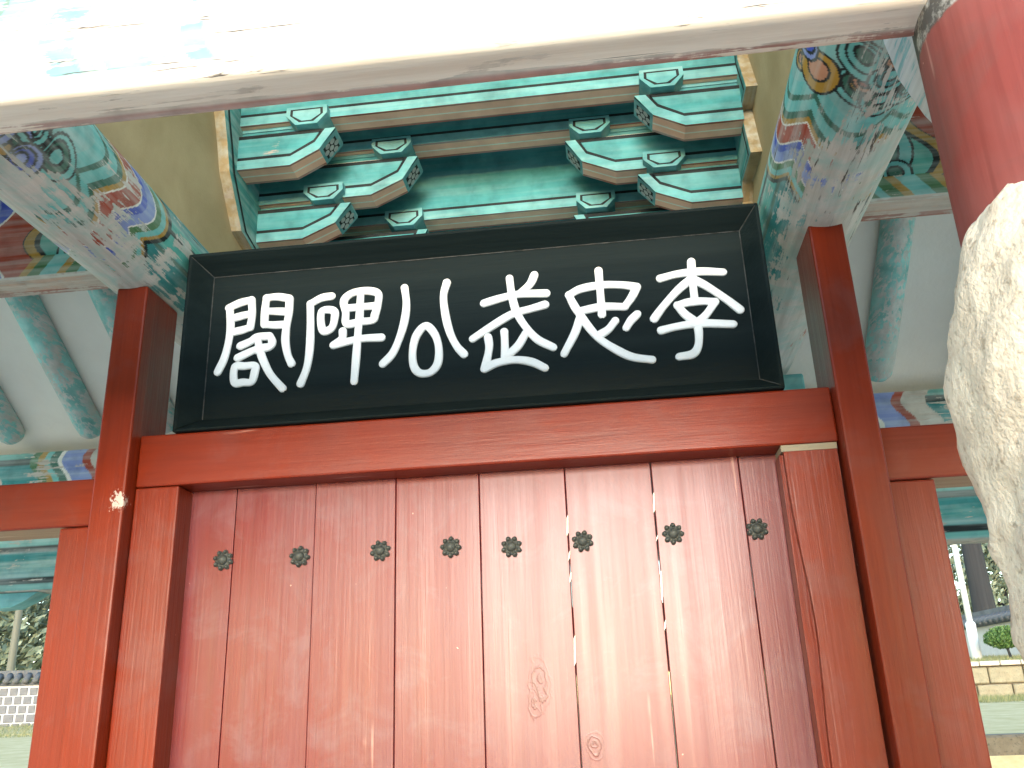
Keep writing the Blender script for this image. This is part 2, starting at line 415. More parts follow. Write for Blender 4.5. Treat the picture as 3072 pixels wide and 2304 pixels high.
for sgn, xc, seed in ((1, -1.437, 3), (-1, .683, 5)):
    def P(U, V, sgn=sgn, xc=xc):
        y = .95+2.97*U; a = np.radians(V*360-180)
        wob = 1+.015*np.sin(y*2.1+a*2)
        return xc+sgn*np.sin(a)*BR*wob, y, BZ-np.cos(a)*BR*wob
    paint_obj('crossbeam', P, 900, 260, beam_paint(seed), M_DAN_Y, True)

# --- front tie beam close overhead
NZ, NY0, NY1 = .956, 1.105, 1.195
def near_profile():
    p = []; b = .018
    # from the back bottom edge round the front and up
    p += [(NY1, NZ+.34), (NY1, NZ+b*.4), (NY1-b*.3, NZ), (NY0+b, NZ)]
    p += [(NY0+b-b*math.sin(a), NZ+b-b*math.cos(a)) for a in np.linspace(0, math.pi/2, 6)]
    n = 60; p += [(NY0-.004*math.sin(math.pi*k/n), NZ+b+(.322)*k/n) for k in range(1, n+1)]
    return np.array(p)
NP = near_profile()
dl = np.r_[0, np.cumsum(np.hypot(*np.diff(NP, axis=0).T))]; dl /= dl[-1]
def near_P(U, V):
    x = -3.2+3.75*U
    return x, np.interp(V, dl, NP[:,0]), np.interp(V, dl, NP[:,1])
def near_col(U, V):
    x = -3.2+3.75*U; z = np.interp(V, dl, NP[:,1])-NZ; yy = np.interp(V, dl, NP[:,0]); bot = z < .012
    cv = Cv(x.shape, (.30,.46,.45))
    cv.put(x > -.45, (.72,.70,.66))
    t = -.52-x-.05*np.sin(z*16)
    for a, b, c in ((0,.015,BAR),(.02,.06,CY),(.06,.07,WHT),(.12,.20,(.22,.40,.42)),(.2,.21,WHT),(.24,.30,CY),(.33,.36,BAR),(.36,.45,CY)):
        cv.put((t >= a) & (t < b), c)
    cv.put((np.abs(x+.735)+np.abs(z-.30)*.9 < .055), RED)
    cv.put((np.abs(x+.60)+np.abs(z-.24)*.6 < .03), CY)
    for cx, cz, r in ((-.95,.27,.06),(-.98,.20,.045),(-.62,.30,.035)): cv.circ(x, z, cx, cz, r, CY, DKG)
    cv.put(bot, (.70,.58,.50)); cv.put(bot & (yy > NY1-.024), (.42,.12,.08))
    cv.put((z > .012) & (z < .03), (.50,.34,.28))
    cv.c = cv.c*.75+.25*np.array((.5,.58,.58)); cv.w = np.where(bot, .5, np.where(x > -.5, .42, .19)); cv.w = np.where(bot & (yy > NY1-.03), .12, cv.w)
    return cv.c, cv.w
V_ = None
o = paint_obj('front_tie_beam', near_P, 900, 110, near_col, M_NEAR, False)
tag(o, 'bleached front tie beam, paint almost worn away to pale wood')
# --- front round column on its tall rough stone base
CXc, CYc = .68, 1.15
mb = MB(); n = 48; zz = list(np.linspace(.35, 1.34, 30))
for z in zz:
    for k in range(n):
        a = 2*math.pi*k/n; r = .170*(1+.004*math.sin(3*a+z*3)); mb.v.append((CXc+r*math.cos(a), CYc+r*math.sin(a), z))
for i in range(len(zz)-1):
    for k in range(n):
        l = (k+1) % n; mb.f.append((i*n+k, i*n+l, (i+1)*n+l, (i+1)*n+k)); mb.m.append(0)
mb.f.append(tuple(range(n))); mb.m.append(0); mb.f.append(tuple((len(zz)-1)*n+k for k in range(n))); mb.m.append(0)
def column_mat():
    m = M_COL.copy(); m.name = 'red_column_with_black_head'; nt = m.node_tree; bs = nt.nodes['Principled BSDF']
    old = bs.inputs['Base Color'].links[0].from_socket
    tc = nd(nt, 'ShaderNodeTexCoord'); sp = nd(nt, 'ShaderNodeSeparateXYZ', {0: tc.outputs['Object']})
    # black lotus-edged head: scalloped lower border
    lim = EZ+.91
    e = noise(nt, tc.outputs['Object'], 40, 4)
    f = ramp(nt, math_(nt, 'ADD', math_(nt, 'SUBTRACT', sp.outputs[2], lim), math_(nt, 'MULTIPLY', math_(nt, 'SUBTRACT', e, .5), .02)), -.002, .003)
    blk = mix(nt, ramp(nt, noise(nt, tc.outputs['Object'], 24, 5, .7), .5, .66), (.07,.065,.06), (.45,.43,.40))
    nt.links.new(mix(nt, f, old, blk), bs.inputs['Base Color'])
    return m
M_COLH = column_mat()
o = gp(mb, 'column', M_COLH, True); tag(o, 'red round column with a worn black painted head')
# stone base: squarish, rough, rounded shoulder
rs = np.random.RandomState(4)
from mathutils import noise as mnoise
def stone_pillar():
    mb = MB(); n = 120; zz = np.r_[np.linspace(-1.55, .42, 150), .42+.20*np.sin(np.linspace(.04, 1, 26)*math.pi/2)]
    for z in zz:
        q = 1.0
        if z > .42: q = 1-.30*((z-.42)/.20)**2.2
        for k in range(n):
            a = 2*math.pi*k/n
            c, s_ = math.cos(a), math.sin(a)
            r = (.206+.010*math.exp(-((z-.38)/.12)**2))/((abs(c)**2.3+abs(s_)**2.3)**(1/2.3))*q
            v = Vector((c*.22*5, s_*.22*5, z*5))
            d = mnoise.turbulence(v*.9, 4, True)*.016-.010+mnoise.noise(v*.45)*.014+mnoise.cell(v*3.2)*.004+mnoise.fractal(v*5.0, .8, 2.1, 3)*.004
            zz_ = z+ (mnoise.fractal(v*1.6+Vector((9,2,1)), 1, 2, 3)*.03 if z > .49 else 0)
            mb.v.append((CXc+.0+(r+d)*c, CYc+(r+d)*s_, zz_))
    for i in range(len(zz)-1):
        for k in range(n):
            l = (k+1) % n; mb.f.append((i*n+k, i*n+l, (i+1)*n+l, (i+1)*n+k)); mb.m.append(0)
    mb.f.append(tuple((len(zz)-1)*n+k for k in range(n))); mb.m.append(0)
    return mb
o = gp(stone_pillar(), 'stone_base', M_GRAN, True); tag(o, 'rough pale granite pillar carrying the red column')
# wing bracket under the right crossbeam, behind the column
pr = [(1.25,.72),(1.36,.86),(1.45,.99),(1.52,1.12),(1.555,1.24),(1.55,1.34),(1.25,1.34)]
mb = MB().prism(pr, .615, .735, 'X', 0)
o = gp(mb, 'wing_bracket', painted('pale_wing_paint', 'Y', .22, 5, ((.52,.56,.56),(.68,.71,.71)), 40, attr=False, base=(.14,.40,.42)))

# --- door posts, scribed up to the beams
for x0, x1, zt in ((-1.478, -1.378, 1.30), (.631, .728, 1.33)):
    mb = MB().box(x0, x1, 2.40, 2.605, -1.55, zt)
    gp(mb, 'door_post', M_RED_Z, False, .006)
# --- lintel and jambs
mb = MB().box(-1.376, .629, 2.45, 2.62, .668, .826); gp(mb, 'lintel', M_RED_X, False, .006)
mb = MB().box(-1.376, -1.243, 2.453, 2.60, -1.55, .666); gp(mb, 'door_jamb', M_JAMB, False, .005)
# right jamb bows away from its filler strip
mb = MB(); prof = []
zs = np.linspace(-1.55, .648, 40)
for z in zs: prof.append((.479+.020*math.exp(-((z-.18)/.22)**2)+.012*(z < .1)*min(1, (.1-z)/.5), z))
prof += [(.621, .648), (.617, .2), (.620, -1.55)]
mb.prism(prof, 2.451, 2.59, 'Y'); gp(mb, 'door_jamb', M_JAMB)
mb = MB().box(.470, .60, 2.475, 2.535, -1.55, .645); gp(mb, 'filler_strip', M_RED_Z)
mb = MB().box(.474, .622, 2.452, 2.585, .649, .6665); o = gp(mb, 'shim', M_RAW); gp(MB().box(.612, .6305, 2.50, 2.60, -1.55, .645), 'filler_strip', M_RED_Z); tag(o, 'thin raw wood shim above the right jamb')
# --- door of upright planks with iron studs
DY = 2.545
mb = MB().box(-1.30, .50, DY+.048, DY+.11, .10, .28)
door = gp(mb, 'door', M_RED_X)
o = MB().box(-1.30, .50, DY+.048, DY+.11, -1.2, -1.0).build('batten', M_RED_X); o.parent = door; o.matrix_parent_inverse = Matrix.Identity(4)
seam_px = [(707,1488,658,2293),(948.5,1459,917,2293),(1190,1436,1178.5,2270),(1437,1425,1457,2293),(1694,1403,1742,2292),(1951,1385,2032,2292),(2217,1379,2326,2292)]
sx_ = [-1.26]+[(atY(a,b,DY)[0]+atY(c,d,DY)[0])/2 for a,b,c,d in seam_px]+[.505]
for i in range(8):
    gap = (.0006,.0007,.0006,.0010,.0008,.0012,.0014,.0009)[i]
    mb = MB(); x0, x1 = sx_[i]+gap, sx_[i+1]-gap; off = [0,.0015,-.001,.001,0,.002,-.001,.0015][i]
    mb.box(x0, x1, DY+off, DY+.045+off*.5, -1.53, .675)
    o = mb.build('plank', M_PLANK, None); par_off = o
    bevel(o, .0020, 2)
    o.parent = door; o.matrix_parent_inverse = Matrix.Identity(4)
# raw splinters along two seams
for i, zs_ in ((5, [(.47,.53),(.40,.43),(.34,.37),(.12,.2)]), (6, [(.52,.58),(.44,.46),(.28,.36),(.2,.23)])):
    for a, b in zs_:
        mb = MB(); x = sx_[i]
        pr = [(x-.0035,a),(x+.002,a+.01),(x+.0035,b),(x-.001,b-.008)]
        mb.prism(pr, DY-.0026, DY+.012, 'Y')
        o = mb.build('splinter', M_CREAM, None); o.parent = door; o.matrix_parent_inverse = Matrix.Identity(4)
def dome(mb, cx, cz, r, h, n=12, k=4, y=0):
    b = len(mb.v)
    for i in range(k):
        a = i/k*math.pi/2
        for j in range(n):
            t = 2*math.pi*j/n; mb.v.append((cx+r*math.cos(a)*math.cos(t), y-h*math.sin(a), cz+r*math.cos(a)*math.sin(t)))
    mb.v.append((cx, y-h, cz))
    for i in range(k-1):
        for j in range(n): l = (j+1) % n; mb.f.append((b+i*n+j, b+i*n+l, b+(i+1)*n+l, b+(i+1)*n+j)); mb.m.append(0)
    for j in range(n): mb.f.append((b+(k-1)*n+j, b+(k-1)*n+(j+1) % n, b+k*n)); mb.m.append(0)
st = MB()
n = 48; ring = [(.0215+.0095*abs(math.cos(4*2*math.pi*k/n/1.0)), 2*math.pi*k/n) for k in range(n)]
b = len(st.v)
for yy in (0, -.006):
    for r, a in ring: st.v.append((r*math.cos(a), yy, r*math.sin(a)))
st.v.append((0, -.007, 0))
for k in range(n):
    l = (k+1) % n; st.f.append((k, l, n+l, n+k)); st.m.append(0); st.f.append((n+k, n+l, 2*n)); st.m.append(0)
for k in range(8):
    a = 2*math.pi*k/8; dome(st, .0235*math.cos(a), .0235*math.sin(a), .0068, .009, 8, 3, -.005)
dome(st, 0, 0, .0145, .016, 16, 5, -.005)
stud_me = st.mesh('door_stud', M_IRON, True, 0)
for i, (px, py) in enumerate([(671,1681),(900,1670),(1142,1653),(1353,1642),(1535,1641),(1748,1624),(2019,1602),(2271,1588)]):
    p = atY(px, py, DY)
    o = bpy.data.objects.new('door_stud', stud_me); S.collection.objects.link(o); o.location = (p[0], DY-.0005, p[2]+EZ)
    o.rotation_euler = (0, random.uniform(0, .78), 0); o.parent = door; o.matrix_parent_inverse = Matrix.Identity(4)
# --- rails and jambs of the side bays
mb = MB().box(-3.3, -1.480, 2.435, 2.58, .560, .700); gp(mb, 'side_rail', M_RED_X, False, .006)
mb = MB().box(.730, 2.5, 2.435, 2.58, .548, .694); gp(mb, 'side_rail', M_RED_X, False, .006)
mb = MB().box(-1.588, -1.480, 2.440, 2.57, -1.55, .558); gp(mb, 'side_jamb', M_RED_Z, False, .005)
mb = MB().box(.730, .852, 2.440, 2.57, -1.55, .546); gp(mb, 'side_jamb', M_RED_Z, False, .005)

# --- ridge tie beams over the side bays (painted face, pale worn underside)
def tie_P(x0, x1, y0, y1, z0, z1):
    prof = np.array([(y1, z0+.02), (y1-.006, z0), (y0+.006, z0), (y0, z0+.006), (y0, z1)])
    d = np.r_[0, np.cumsum(np.hypot(*np.diff(prof, axis=0).T))]; d /= d[-1]
    def P(U, V): return x0+(x1-x0)*U, np.interp(V, d, prof[:,0]), np.interp(V, d, prof[:,1])
    return P
def tie_paint(x0, x1, y0, y1, z0, z1, flip, seed):
    P = tie_P(x0, x1, y0, y1, z0, z1)
    def f(U, V):
        x, y, z = P(U, V); zz = z-z0; bot = zz < .006
        q = (-1.6-x) if not flip else (x-.84)            # distance from the crossbeam
        cv = Cv(x.shape, (.10,.40,.36))
        cv.put(q > -.5, (.09,.36,.32))
        t = q+.05*np.cos(zz*22+.3)
        for a, b, c in ((.14,.16,BLK),(.16,.195,OCH),(.195,.20,BLK),(.20,.34,RED),(.34,.35,WHT),(.35,.40,BLUE),(.40,.50,LBL),(.50,.51,WHT),(.51,.58,GRN),(.58,.66,CY),(.66,.72,DKG),(.72,.80,OCH),(.80,2.5,TEAL)):
            cv.put((t >= a) & (t < b), c)
        cv.swirl(q, zz, .02, .17, .12, (CY, DKG, CY, TEAL)); cv.swirl(q, zz, -.02, .09, .05, (CY, TEAL)); cv.swirl(q, zz, .08, .085, .045, (CY, DKG))
        u = q+zz*.7
        low = zz < .075
        for a, b, c in ((-.2,-.06,LBL),(-.06,-.05,WHT),(-.05,.02,GRN),(.02,.05,CY),(.05,.09,GRN),(.09,.12,OCH),(.12,.18,CY),(.18,.22,GRN),(.22,.25,OCH)):
            cv.put(low & (u >= a) & (u < b), c)
        cv.put(bot, (.50,.38,.32)); cv.put(bot & (y > y1-.035), (.30,.11,.08)); cv.put(bot & (y < y0+.02), (.5,.5,.47))
        cv.w = np.where(bot, .22, -.02)
        return cv.c, cv.w
    return P, f
for x0, x1, fl, sd_ in ((-3.3, -1.50, False, 1), (.745, 2.5, True, 2)):
    P, f = tie_paint(x0, x1, 2.435, 2.565, 1.388, 1.70, fl, sd_)
    paint_obj('ridge_tie_beam', P, 640, 130, f, M_DAN_X, False, smooth=False)

# --- roof over the side bays: white plaster between round rafters
SL = .66
def zr(y): return 1.64-(y-3.2)*SL+.075
for x0, x1, cxs in ((-3.6, -1.46, [-2.76,-2.37,-2.01,-1.66]), (.72, 2.5, [1.15,1.53,1.92,2.32])):
    mb = MB()
    ya, yb = 2.50, 4.7
    prof = [(ya, zr(ya)), (yb, zr(yb)), (yb, zr(yb)+.10), (ya, zr(ya)+.10)]
    mb.prism(prof, x0, x1, 'X'); o = gp(mb, 'plaster_soffit', M_PLAS)
    mb = MB(); ym = 2*2.5-4.5
    prof = [(ya-.002, zr(ya)), (ym, zr(yb)), (ym, zr(yb)+.10), (ya-.002, zr(ya)+.10)]
    mb.prism(prof, x0, x1, 'X'); gp(mb, 'plaster_soffit', M_PLAS)
    for cx in cxs:
        mb = MB(); r = .061
        p0, p1 = Vector((cx, 2.6, zr(2.6)-.035)), Vector((cx+.02, 3.78, zr(3.78)-.035)); d = (p1-p0).normalized()
        mb.tube([p0, p0.lerp(p1, .5), p1-d*.08, p1-d*.03, p1-d*.008, p1], [r, r, r, r*.93, r*.7, r*.3], 20)
        gp(mb, 'rafter', M_RAFT, True)
# --- beams on the back column line
def back_paint(x0, x1, y0, y1, z0, z1, kind):
    P = tie_P(x0, x1, y0, y1, z0, z1)
    def f(U, V):
        x, y, z = P(U, V); zz = z-z0; h = z1-z0; bot = zz < .006
        cv = Cv(x.shape, TEAL)
        q = np.abs((x-XC))-1.06
        q = np.abs(q-.75)                                 # motif towards both ends of the bay
        t = .75-q+.03*np.cos(zz*30)
        if kind == 0:
            cv.band(zz, .012, .05, BLK); cv.band(zz, h-.06, h-.03, BLK); cv.band(zz, h-.03, 1, (.12,.36,.34))
            for a, b, c in ((.30,.34,GRN),(.34,.37,OCH),(.37,.40,CY),(.40,.44,DKG),(.44,.46,WHT),(.46,.56,LBL),(.56,.60,RED),(.60,.7,BAR),(-1,.12,BAR)): cv.put((t >= a) & (t < b), c)
        elif kind == 1:
            cv.band(zz, .0, .035, (.14,.38,.36)); cv.band(zz, .035, .06, BLK); cv.band(zz, h-.10, h-.075, BLK); cv.band(zz, h-.075, h-.03, (.14,.42,.4))
            m = zz > h-.03
            for k in range(-30, 30): cv.put(m & (np.abs(x-k*.21) < .02), BLUE); cv.put(m & (np.abs(x-k*.21-.07) < .03), RED); cv.put(m & (np.abs(x-k*.21-.13) < .02), GRN)
        cv.put(bot, (.3,.3,.28)); cv.w = np.where(bot, .2, -.02) + (.12 if kind == 0 else .04)*np.abs(np.sin(x*3))
        return cv.c, cv.w
    return P, f
P, f = back_paint(-3.6, 2.5, 3.80, 3.98, .98, 1.235, 0); paint_obj('back_purlin_tie', P, 1500, 60, f, M_DAN_X, False, smooth=False)
P, f = back_paint(-3.6, 2.5, 3.82, 3.95, .60, .875, 1); paint_obj('back_tie_beam', P, 1500, 60, f, M_DAN_X, False, smooth=False)
mb = MB().box(-3.6, 2.5, 3.84, 3.93, .877, .978); gp(mb, 'back_infill', M_TEAL)
# hanging scalloped ornaments under the back tie beam beside each column
for cx in (-2.72, 1.85):
    pr = [(cx-.16,.598),(cx+.16,.598),(cx+.10,.56),(cx+.04,.535),(cx-.05,.530),(cx-.11,.555)]
    mb = MB().prism(pr, 3.84, 3.93, 'Y'); gp(mb, 'hanging_ornament', M_LTEAL)
for cx in (-1.437, .683):
    mb = MB().tube([(cx, 3.88, -1.55), (cx, 3.88, .6), (cx, 3.88, 1.28)], .15, 28); gp(mb, 'column', M_COL, True)
    mb = MB().box(cx-.15, cx+.15, 3.62, 3.79, 1.16, 1.288).box(cx-.10, cx+.10, 3.55, 3.79, 1.05, 1.16); gp(mb, 'capital', M_LTEAL, False, .01)

# --- bracket sets above the back line, corbelling towards the door
MATS = [M_TEAL, M_LTEAL, M_BLACK, M_SALM, M_BROWN, M_CREAM, plain('faded_flower', (.28,.33,.33), (.45,.50,.50), 40, .8)]
def mirror(x): return 2*XC-x
def bottom_face(mb, pts, y0, y1, lines=((0,.10,4),(.10,.46,3),(.46,.54,5),(.54,.88,3),(.88,1,4))):
    """underside ribbons (brown edge, salmon, cream line) along a polyline of (x,z)"""
    for a, b, m in lines:
        ya, yb = y0+(y1-y0)*a, y0+(y1-y0)*b
        for (xa, za), (xb, zb) in zip(pts[:-1], pts[1:]):
            mb.add([(xa,ya,za),(xb,ya,zb),(xb,yb,zb),(xa,yb,za)], [(0,1,2,3)], m)
def long_beam(y, z0, z1, x0, x1, name):
    mb = MB(); th = .105
    rows = [(z0, z0+.034, 1), (z0+.034, z0+.040, 1), (z0+.040, z0+.052, 2), (z0+.052, z1, 0)]
    for a, b, m in rows: mb.add([(x0,y,a),(x1,y,a),(x1,y,b),(x0,y,b)], [(0,1,2,3)], m)
    bottom_face(mb, [(x0,z0),(x1,z0)], y, y+th)
    mb.add([(x0,y+th,z0),(x1,y+th,z0),(x1,y+th,z1),(x0,y+th,z1)], [(0,3,2,1)], 0)
    mb.add([(x0,y,z1),(x1,y,z1),(x1,y+th,z1),(x0,y+th,z1)], [(0,1,2,3)], 0)
    return gp(mb, name, MATS)
YQ, YP, YO = 2.90, 3.13, 3.38
XL, XR = -1.353, mirror(-1.353)
def arm(y, z0, zt, kink, tip, left, name='bracket_arm'):
    """tapered bracket arm from the side board towards the middle of the bay"""
    mb = MB(); th = .105
    h = zt-z0
    low = [(XL, z0), (kink, z0), (tip-.055, z0+.060), (tip+.008, zt-.012)]
    top = [(XL, zt), (kink, zt), (tip-.055, zt), (tip+.008, zt)]
    def off(d):
        o_ = [(x, z+d) for x, z in low[:2]]+[(low[2][0]-d*.45, low[2][1]+d*.85), (low[3][0]-d*1.05, zt)]
        return [(x, min(z, zt)) for x, z in o_]
    fx = (lambda x: x) if left else mirror
    fo = (lambda q: q) if left else (lambda q: q[::-1])
    layers = [off(0), off(.034), off(.040), off(.053)]
    for (la, lb, m) in ((layers[0], layers[1], 1), (layers[1], layers[2], 1), (layers[2], layers[3], 2)):
        for i in range(3):
            q = [la[i], la[i+1], lb[i+1], lb[i]]
            mb.add([(fx(x), y, z) for x, z in q], [fo((0,1,2,3))], m)
    L = layers[3]
    tz = zt-.016
    mb.add([(fx(x), y, z) for x, z in (L[0], L[1], L[2], (L[3][0]-.004, tz), (XL, tz))], [fo((0,1,2,3,4))], 0)
    mb.add([(fx(x), y, z) for x, z in ((XL, tz), (L[3][0]-.004, tz), (L[3][0], zt), (XL, zt))], [fo((0,1,2,3))], 2)
    # underside ribbons on the two lower runs, dark flowered panel on the end run
    bm_ = [(fx(x), z) for x, z in low[:3]]
    bottom_face(mb, bm_, y, y+th)
    (xa, za), (xb, zb) = low[2], low[3]
    mb.add([(fx(xa),y,za),(fx(xb),y,zb),(fx(xb),y+th,zb),(fx(xa),y+th,za)], [fo((0,1,2,3))], 1)
    # raised dark panel
    nx, nz = (zb-za), -(xb-xa); l = math.hypot(nx, nz); nx, nz = nx/l*.0015, nz/l*.0015
    def E(u, v, k=1): return (fx(xa+(xb-xa)*u+nx*k), y+th*v, za+(zb-za)*u+nz*k)
    mb.add([E(.14,.2), E(.86,.2), E(.86,.84), E(.14,.84)], [fo((0,1,2,3))], 2)
    rr = .013
    for k in range(7):
        if k == 0: cu, cvv = 0, 0
        else: cu, cvv = .029*math.cos(k*math.pi/3), .029*math.sin(k*math.pi/3)
        c0 = len(mb.v); nn = 10
        pts = []
        for j in range(nn):
            a = 2*math.pi*j/nn
            pts.append(E(.5+(cu+rr*math.cos(a))/l, .52+(cvv+rr*math.sin(a))/th, 2.2))
        mb.add(pts, [fo(tuple(range(nn)))], 6)
    mb.add([(fx(x), y+th, z) for x, z in low+[(low[3][0], zt), (XL, zt)]], [fo((5,4,3,2,1,0))], 0)
    mb.add([(fx(XL),y,zt),(fx(low[3][0]),y,zt),(fx(low[3][0]),y+th,zt),(fx(XL),y+th,zt)], [fo((0,1,2,3))], 0)
    mb.add([(fx(low[3][0]),y,low[3][1]),(fx(low[3][0]),y+th,low[3][1]),(fx(low[3][0]),y+th,zt),(fx(low[3][0]),y,zt)], [fo((0,1,2,3))], 1)
    # geometry was wound per face: keep as is
    return gp(mb, name, MATS)
def block(cx, y, z0, h=.082, wb=.088, wt_=.165):
    """bearing block: trapezoid face with a dark inlaid outline"""
    mb = MB(); yf, yb = y-.038, y+.10
    def tr(k):
        a, b = wb/2-k*.9, wt_/2-k*.95
        mid = z0+h*.55
        return [(cx-a, z0+k*.6), (cx+a, z0+k*.6), (cx+b, mid-k*.1), (cx+b*.98, z0+h-k*.6), (cx-b*.98, z0+h-k*.6), (cx-b, mid-k*.1)]
    rings = [tr(0), tr(.017), tr(.028)]
    for k, m in ((0, 1), (1, 2)):
        for i in range(6):
            j = (i+1) % 6
            mb.add([(rings[k][i][0], yf, rings[k][i][1]), (rings[k][j][0], yf, rings[k][j][1]), (rings[k+1][j][0], yf, rings[k+1][j][1]), (rings[k+1][i][0], yf, rings[k+1][i][1])], [(0,1,2,3)], m)
    mb.add([(x, yf, z) for x, z in rings[2]], [tuple(range(6))], 1)
    mb.add([(x, yb, z) for x, z in rings[0]], [tuple(range(6))[::-1]], 1)
    for i in range(6):
        j = (i+1) % 6; (xa, za), (xb, zb) = rings[0][i], rings[0][j]
        mb.add([(xa,yf,za),(xb,yf,zb),(xb,yb,zb),(xa,yb,za)], [(0,3,2,1)], 1)
    return gp(mb, 'bearing_block', MATS)
for left in (True, False):
    fx = (lambda x: x) if left else mirror
    arm(YQ, 2.042, 2.195, -1.138, -.968, left)
    arm(YP, 1.848, 1.995, -1.158, -.968, left)
    arm(YP, 2.022, 2.185, -.877, -.690, left)
    arm(YO, 1.800, 1.985, -.905, -.700, left)
    block(fx(-1.066), YQ, 2.196); block(fx(-1.066), YP, 1.996, .075); block(fx(-.785), YP, 2.186, .075); block(fx(-.790), YO, 1.99, .078)
long_beam(YQ, 2.245, 2.50, XL, XR, 'bracket_beam')
long_beam(YP, 2.240, 2.50, XL, XR, 'bracket_beam')
long_beam(YO, 2.030, 2.50, XL, XR, 'bracket_beam')
# recessed filler boards between arms and beams
for y, z0, z1 in ((YQ+.03, 2.1955, 2.2445), (YP+.03, 2.1855, 2.2395), (YP+.03, 1.9955, 2.0215)):
    for left in (True, False):
        fx = (lambda x: x) if left else mirror
        xe = -1.0 if y < 3 else (-.72 if z0 > 2.1 else -1.0)
        a, b = sorted((fx(XL), fx(xe))); h = z1-z0
        mb = MB()
        mb.box(a, b, y, y+.06, z0, z0+h*.4, 5).box(a, b, y+.003, y+.06, z0+h*.4+.0005, z0+h*.7, 0).box(a, b, y-.002, y+.06, z0+h*.7+.0005, z1, 1)
        gp(mb, 'filler_board', MATS)
# back wall of the bracket zone
mb = MB().box(XL-.3, XR+.3, 3.84, 3.93, 1.24, 2.5); gp(mb, 'bracket_backboard', M_TEAL)
# stepped side boards over the crossbeams and tan plaster beside them
PROF_L = [(2.60,2.62),(2.70,2.36),(2.765,2.19),(2.80,2.11),(2.84,2.0),(2.985,1.822),(3.10,1.80),(3.25,1.67),(3.4,1.62),(3.835,1.612),(3.835,2.62)]
PROF_R = [(2.66,2.62),(2.80,2.42),(2.862,2.285),(2.785,2.098),(2.935,2.105),(2.872,1.878),(3.095,1.90),(3.16,1.845),(3.12,1.68),(3.4,1.62),(3.835,1.612),(3.835,2.62)]
for left in (True, False):
    fx = (lambda x: x) if left else mirror
    xi, xo = fx(XL+.001), fx(XL-.062)
    mb = MB(); a, b = sorted((xi, xo)); prof = PROF_L if left else PROF_R
    n = len(prof)
    mb.prism(prof, a, b, 'X', 0, [1]*(n-2)+[0,0])
    o = gp(mb, 'bracket_side_board', [painted('side_board_teal', 'Y', -.2, 3, attr=False, base=(.045,.25,.25)), M_OCHRE])
    # black outlines on the inner face
    mb = MB(); xx = xi+(.002 if left else -.002)
    pl = prof[1:8]
    for (ya, za), (yb, zb) in zip(pl[:-1], pl[1:]):
        mb.add([(xx,ya+.03,za+.012),(xx,yb+.03,zb+.012),(xx,yb+.046,zb+.018),(xx,ya+.046,za+.018)], [(0,1,2,3)])
    par(mb.build('outline', M_BLACK, None), o)
    xw0, xw1 = sorted((fx(XL-.040), fx(XL-.13)))
    mb = MB().box(xw0, xw1, 1.0, 3.86, 1.55, 3.05); gp(mb, 'plaster_infill', M_TAN)
# raised roof over the door bay: tiled slabs with added plaster soffits, all unseen
for sg in (1, -1):
    e = 4.9 if sg > 0 else .3
    ze = 4.10-.625*abs(e-2.5)*(1 if sg > 0 else .80)  # unseen front eave lifted so the sun reaches the brackets
    y0 = 2.5+.001*sg
    gp(MB().prism([(y0,4.10),(e,ze),(e,ze+.05),(y0,4.15)], -1.95, 1.2, 'X'), 'plaster_soffit', M_PLAS)  # in this bay a pale soffit added to bounce light onto the brackets
    gp(MB().prism([(y0,4.153),(e,ze+.053),(e,ze+.15),(y0,4.25)], -1.95, 1.2, 'X'), 'roof', M_ROOF)
for x0, x1 in ((-3.3, -1.5), (.86, 2.5)):
    mb = MB().box(x0, x1, 1.115, 1.185, 1.30, 1.62); gp(mb, 'front_sky_block', M_TEAL)  # unseen panels added to block sky light above the side bays

# ------------------------------------------------------------------ signboard
YF, YB_ = 2.437, 2.50
sgn = empty('signboard', (XC, 2.47, EZ+.826)); tag(sgn, 'long black lacquered signboard with six white raised characters', 'signboard')
X0, X1, Z0, Z1 = -1.272, .506, .827, 1.418
bt = .052; rim = .010
ix0, ix1, iz0, iz1 = X0+bt+rim, X1-bt-rim+.008, Z0+bt, Z1-bt-.006
pb = MB().box(ix0-.02, ix1+.02, YB_, YB_+.03, iz0-.02, iz1+.02); par(pb.build('panel', M_LACQ, None), sgn)
def tray(i):
    # i: 0 top 1 bottom 2 left 3 right ; outer rim, bevel towards the panel
    o_ = [(X0,Z0),(X1,Z0),(X1,Z1),(X0,Z1)]; r_ = [(X0+rim,Z0+rim*.7),(X1-rim,Z0+rim*.7),(X1-rim,Z1-rim),(X0+rim,Z1-rim)]
    in_ = [(ix0,iz0),(ix1,iz0),(ix1,iz1),(ix0,iz1)]
    a, b = [(2,3),(0,1),(3,0),(1,2)][i]
    mb = MB()
    def q(p, y): return (p[0], y, p[1])
    yr = YF; yi = YB_-.002
    ring = [[q(o_[k], YF+.045) , q(o_[k], yr), q(r_[k], yr-.001), q(in_[k], yi), q(in_[k], YB_+.034), q(o_[k], YB_+.034)] for k in (a, b)]
    n = 6; mb.v = ring[0]+ring[1]
    for k in range(n):
        l = (k+1) % n; mb.f.append((k, l, n+l, n+k)); mb.m.append(0)
    mb.f += [tuple(range(n)), tuple(range(n, 2*n))[::-1]]; mb.m += [0, 0]
    return mb
for i in range(4):
    o = tray(i).build('frame_rail', M_LACQ, None); par(o, sgn); bevel(o, .003, 2)
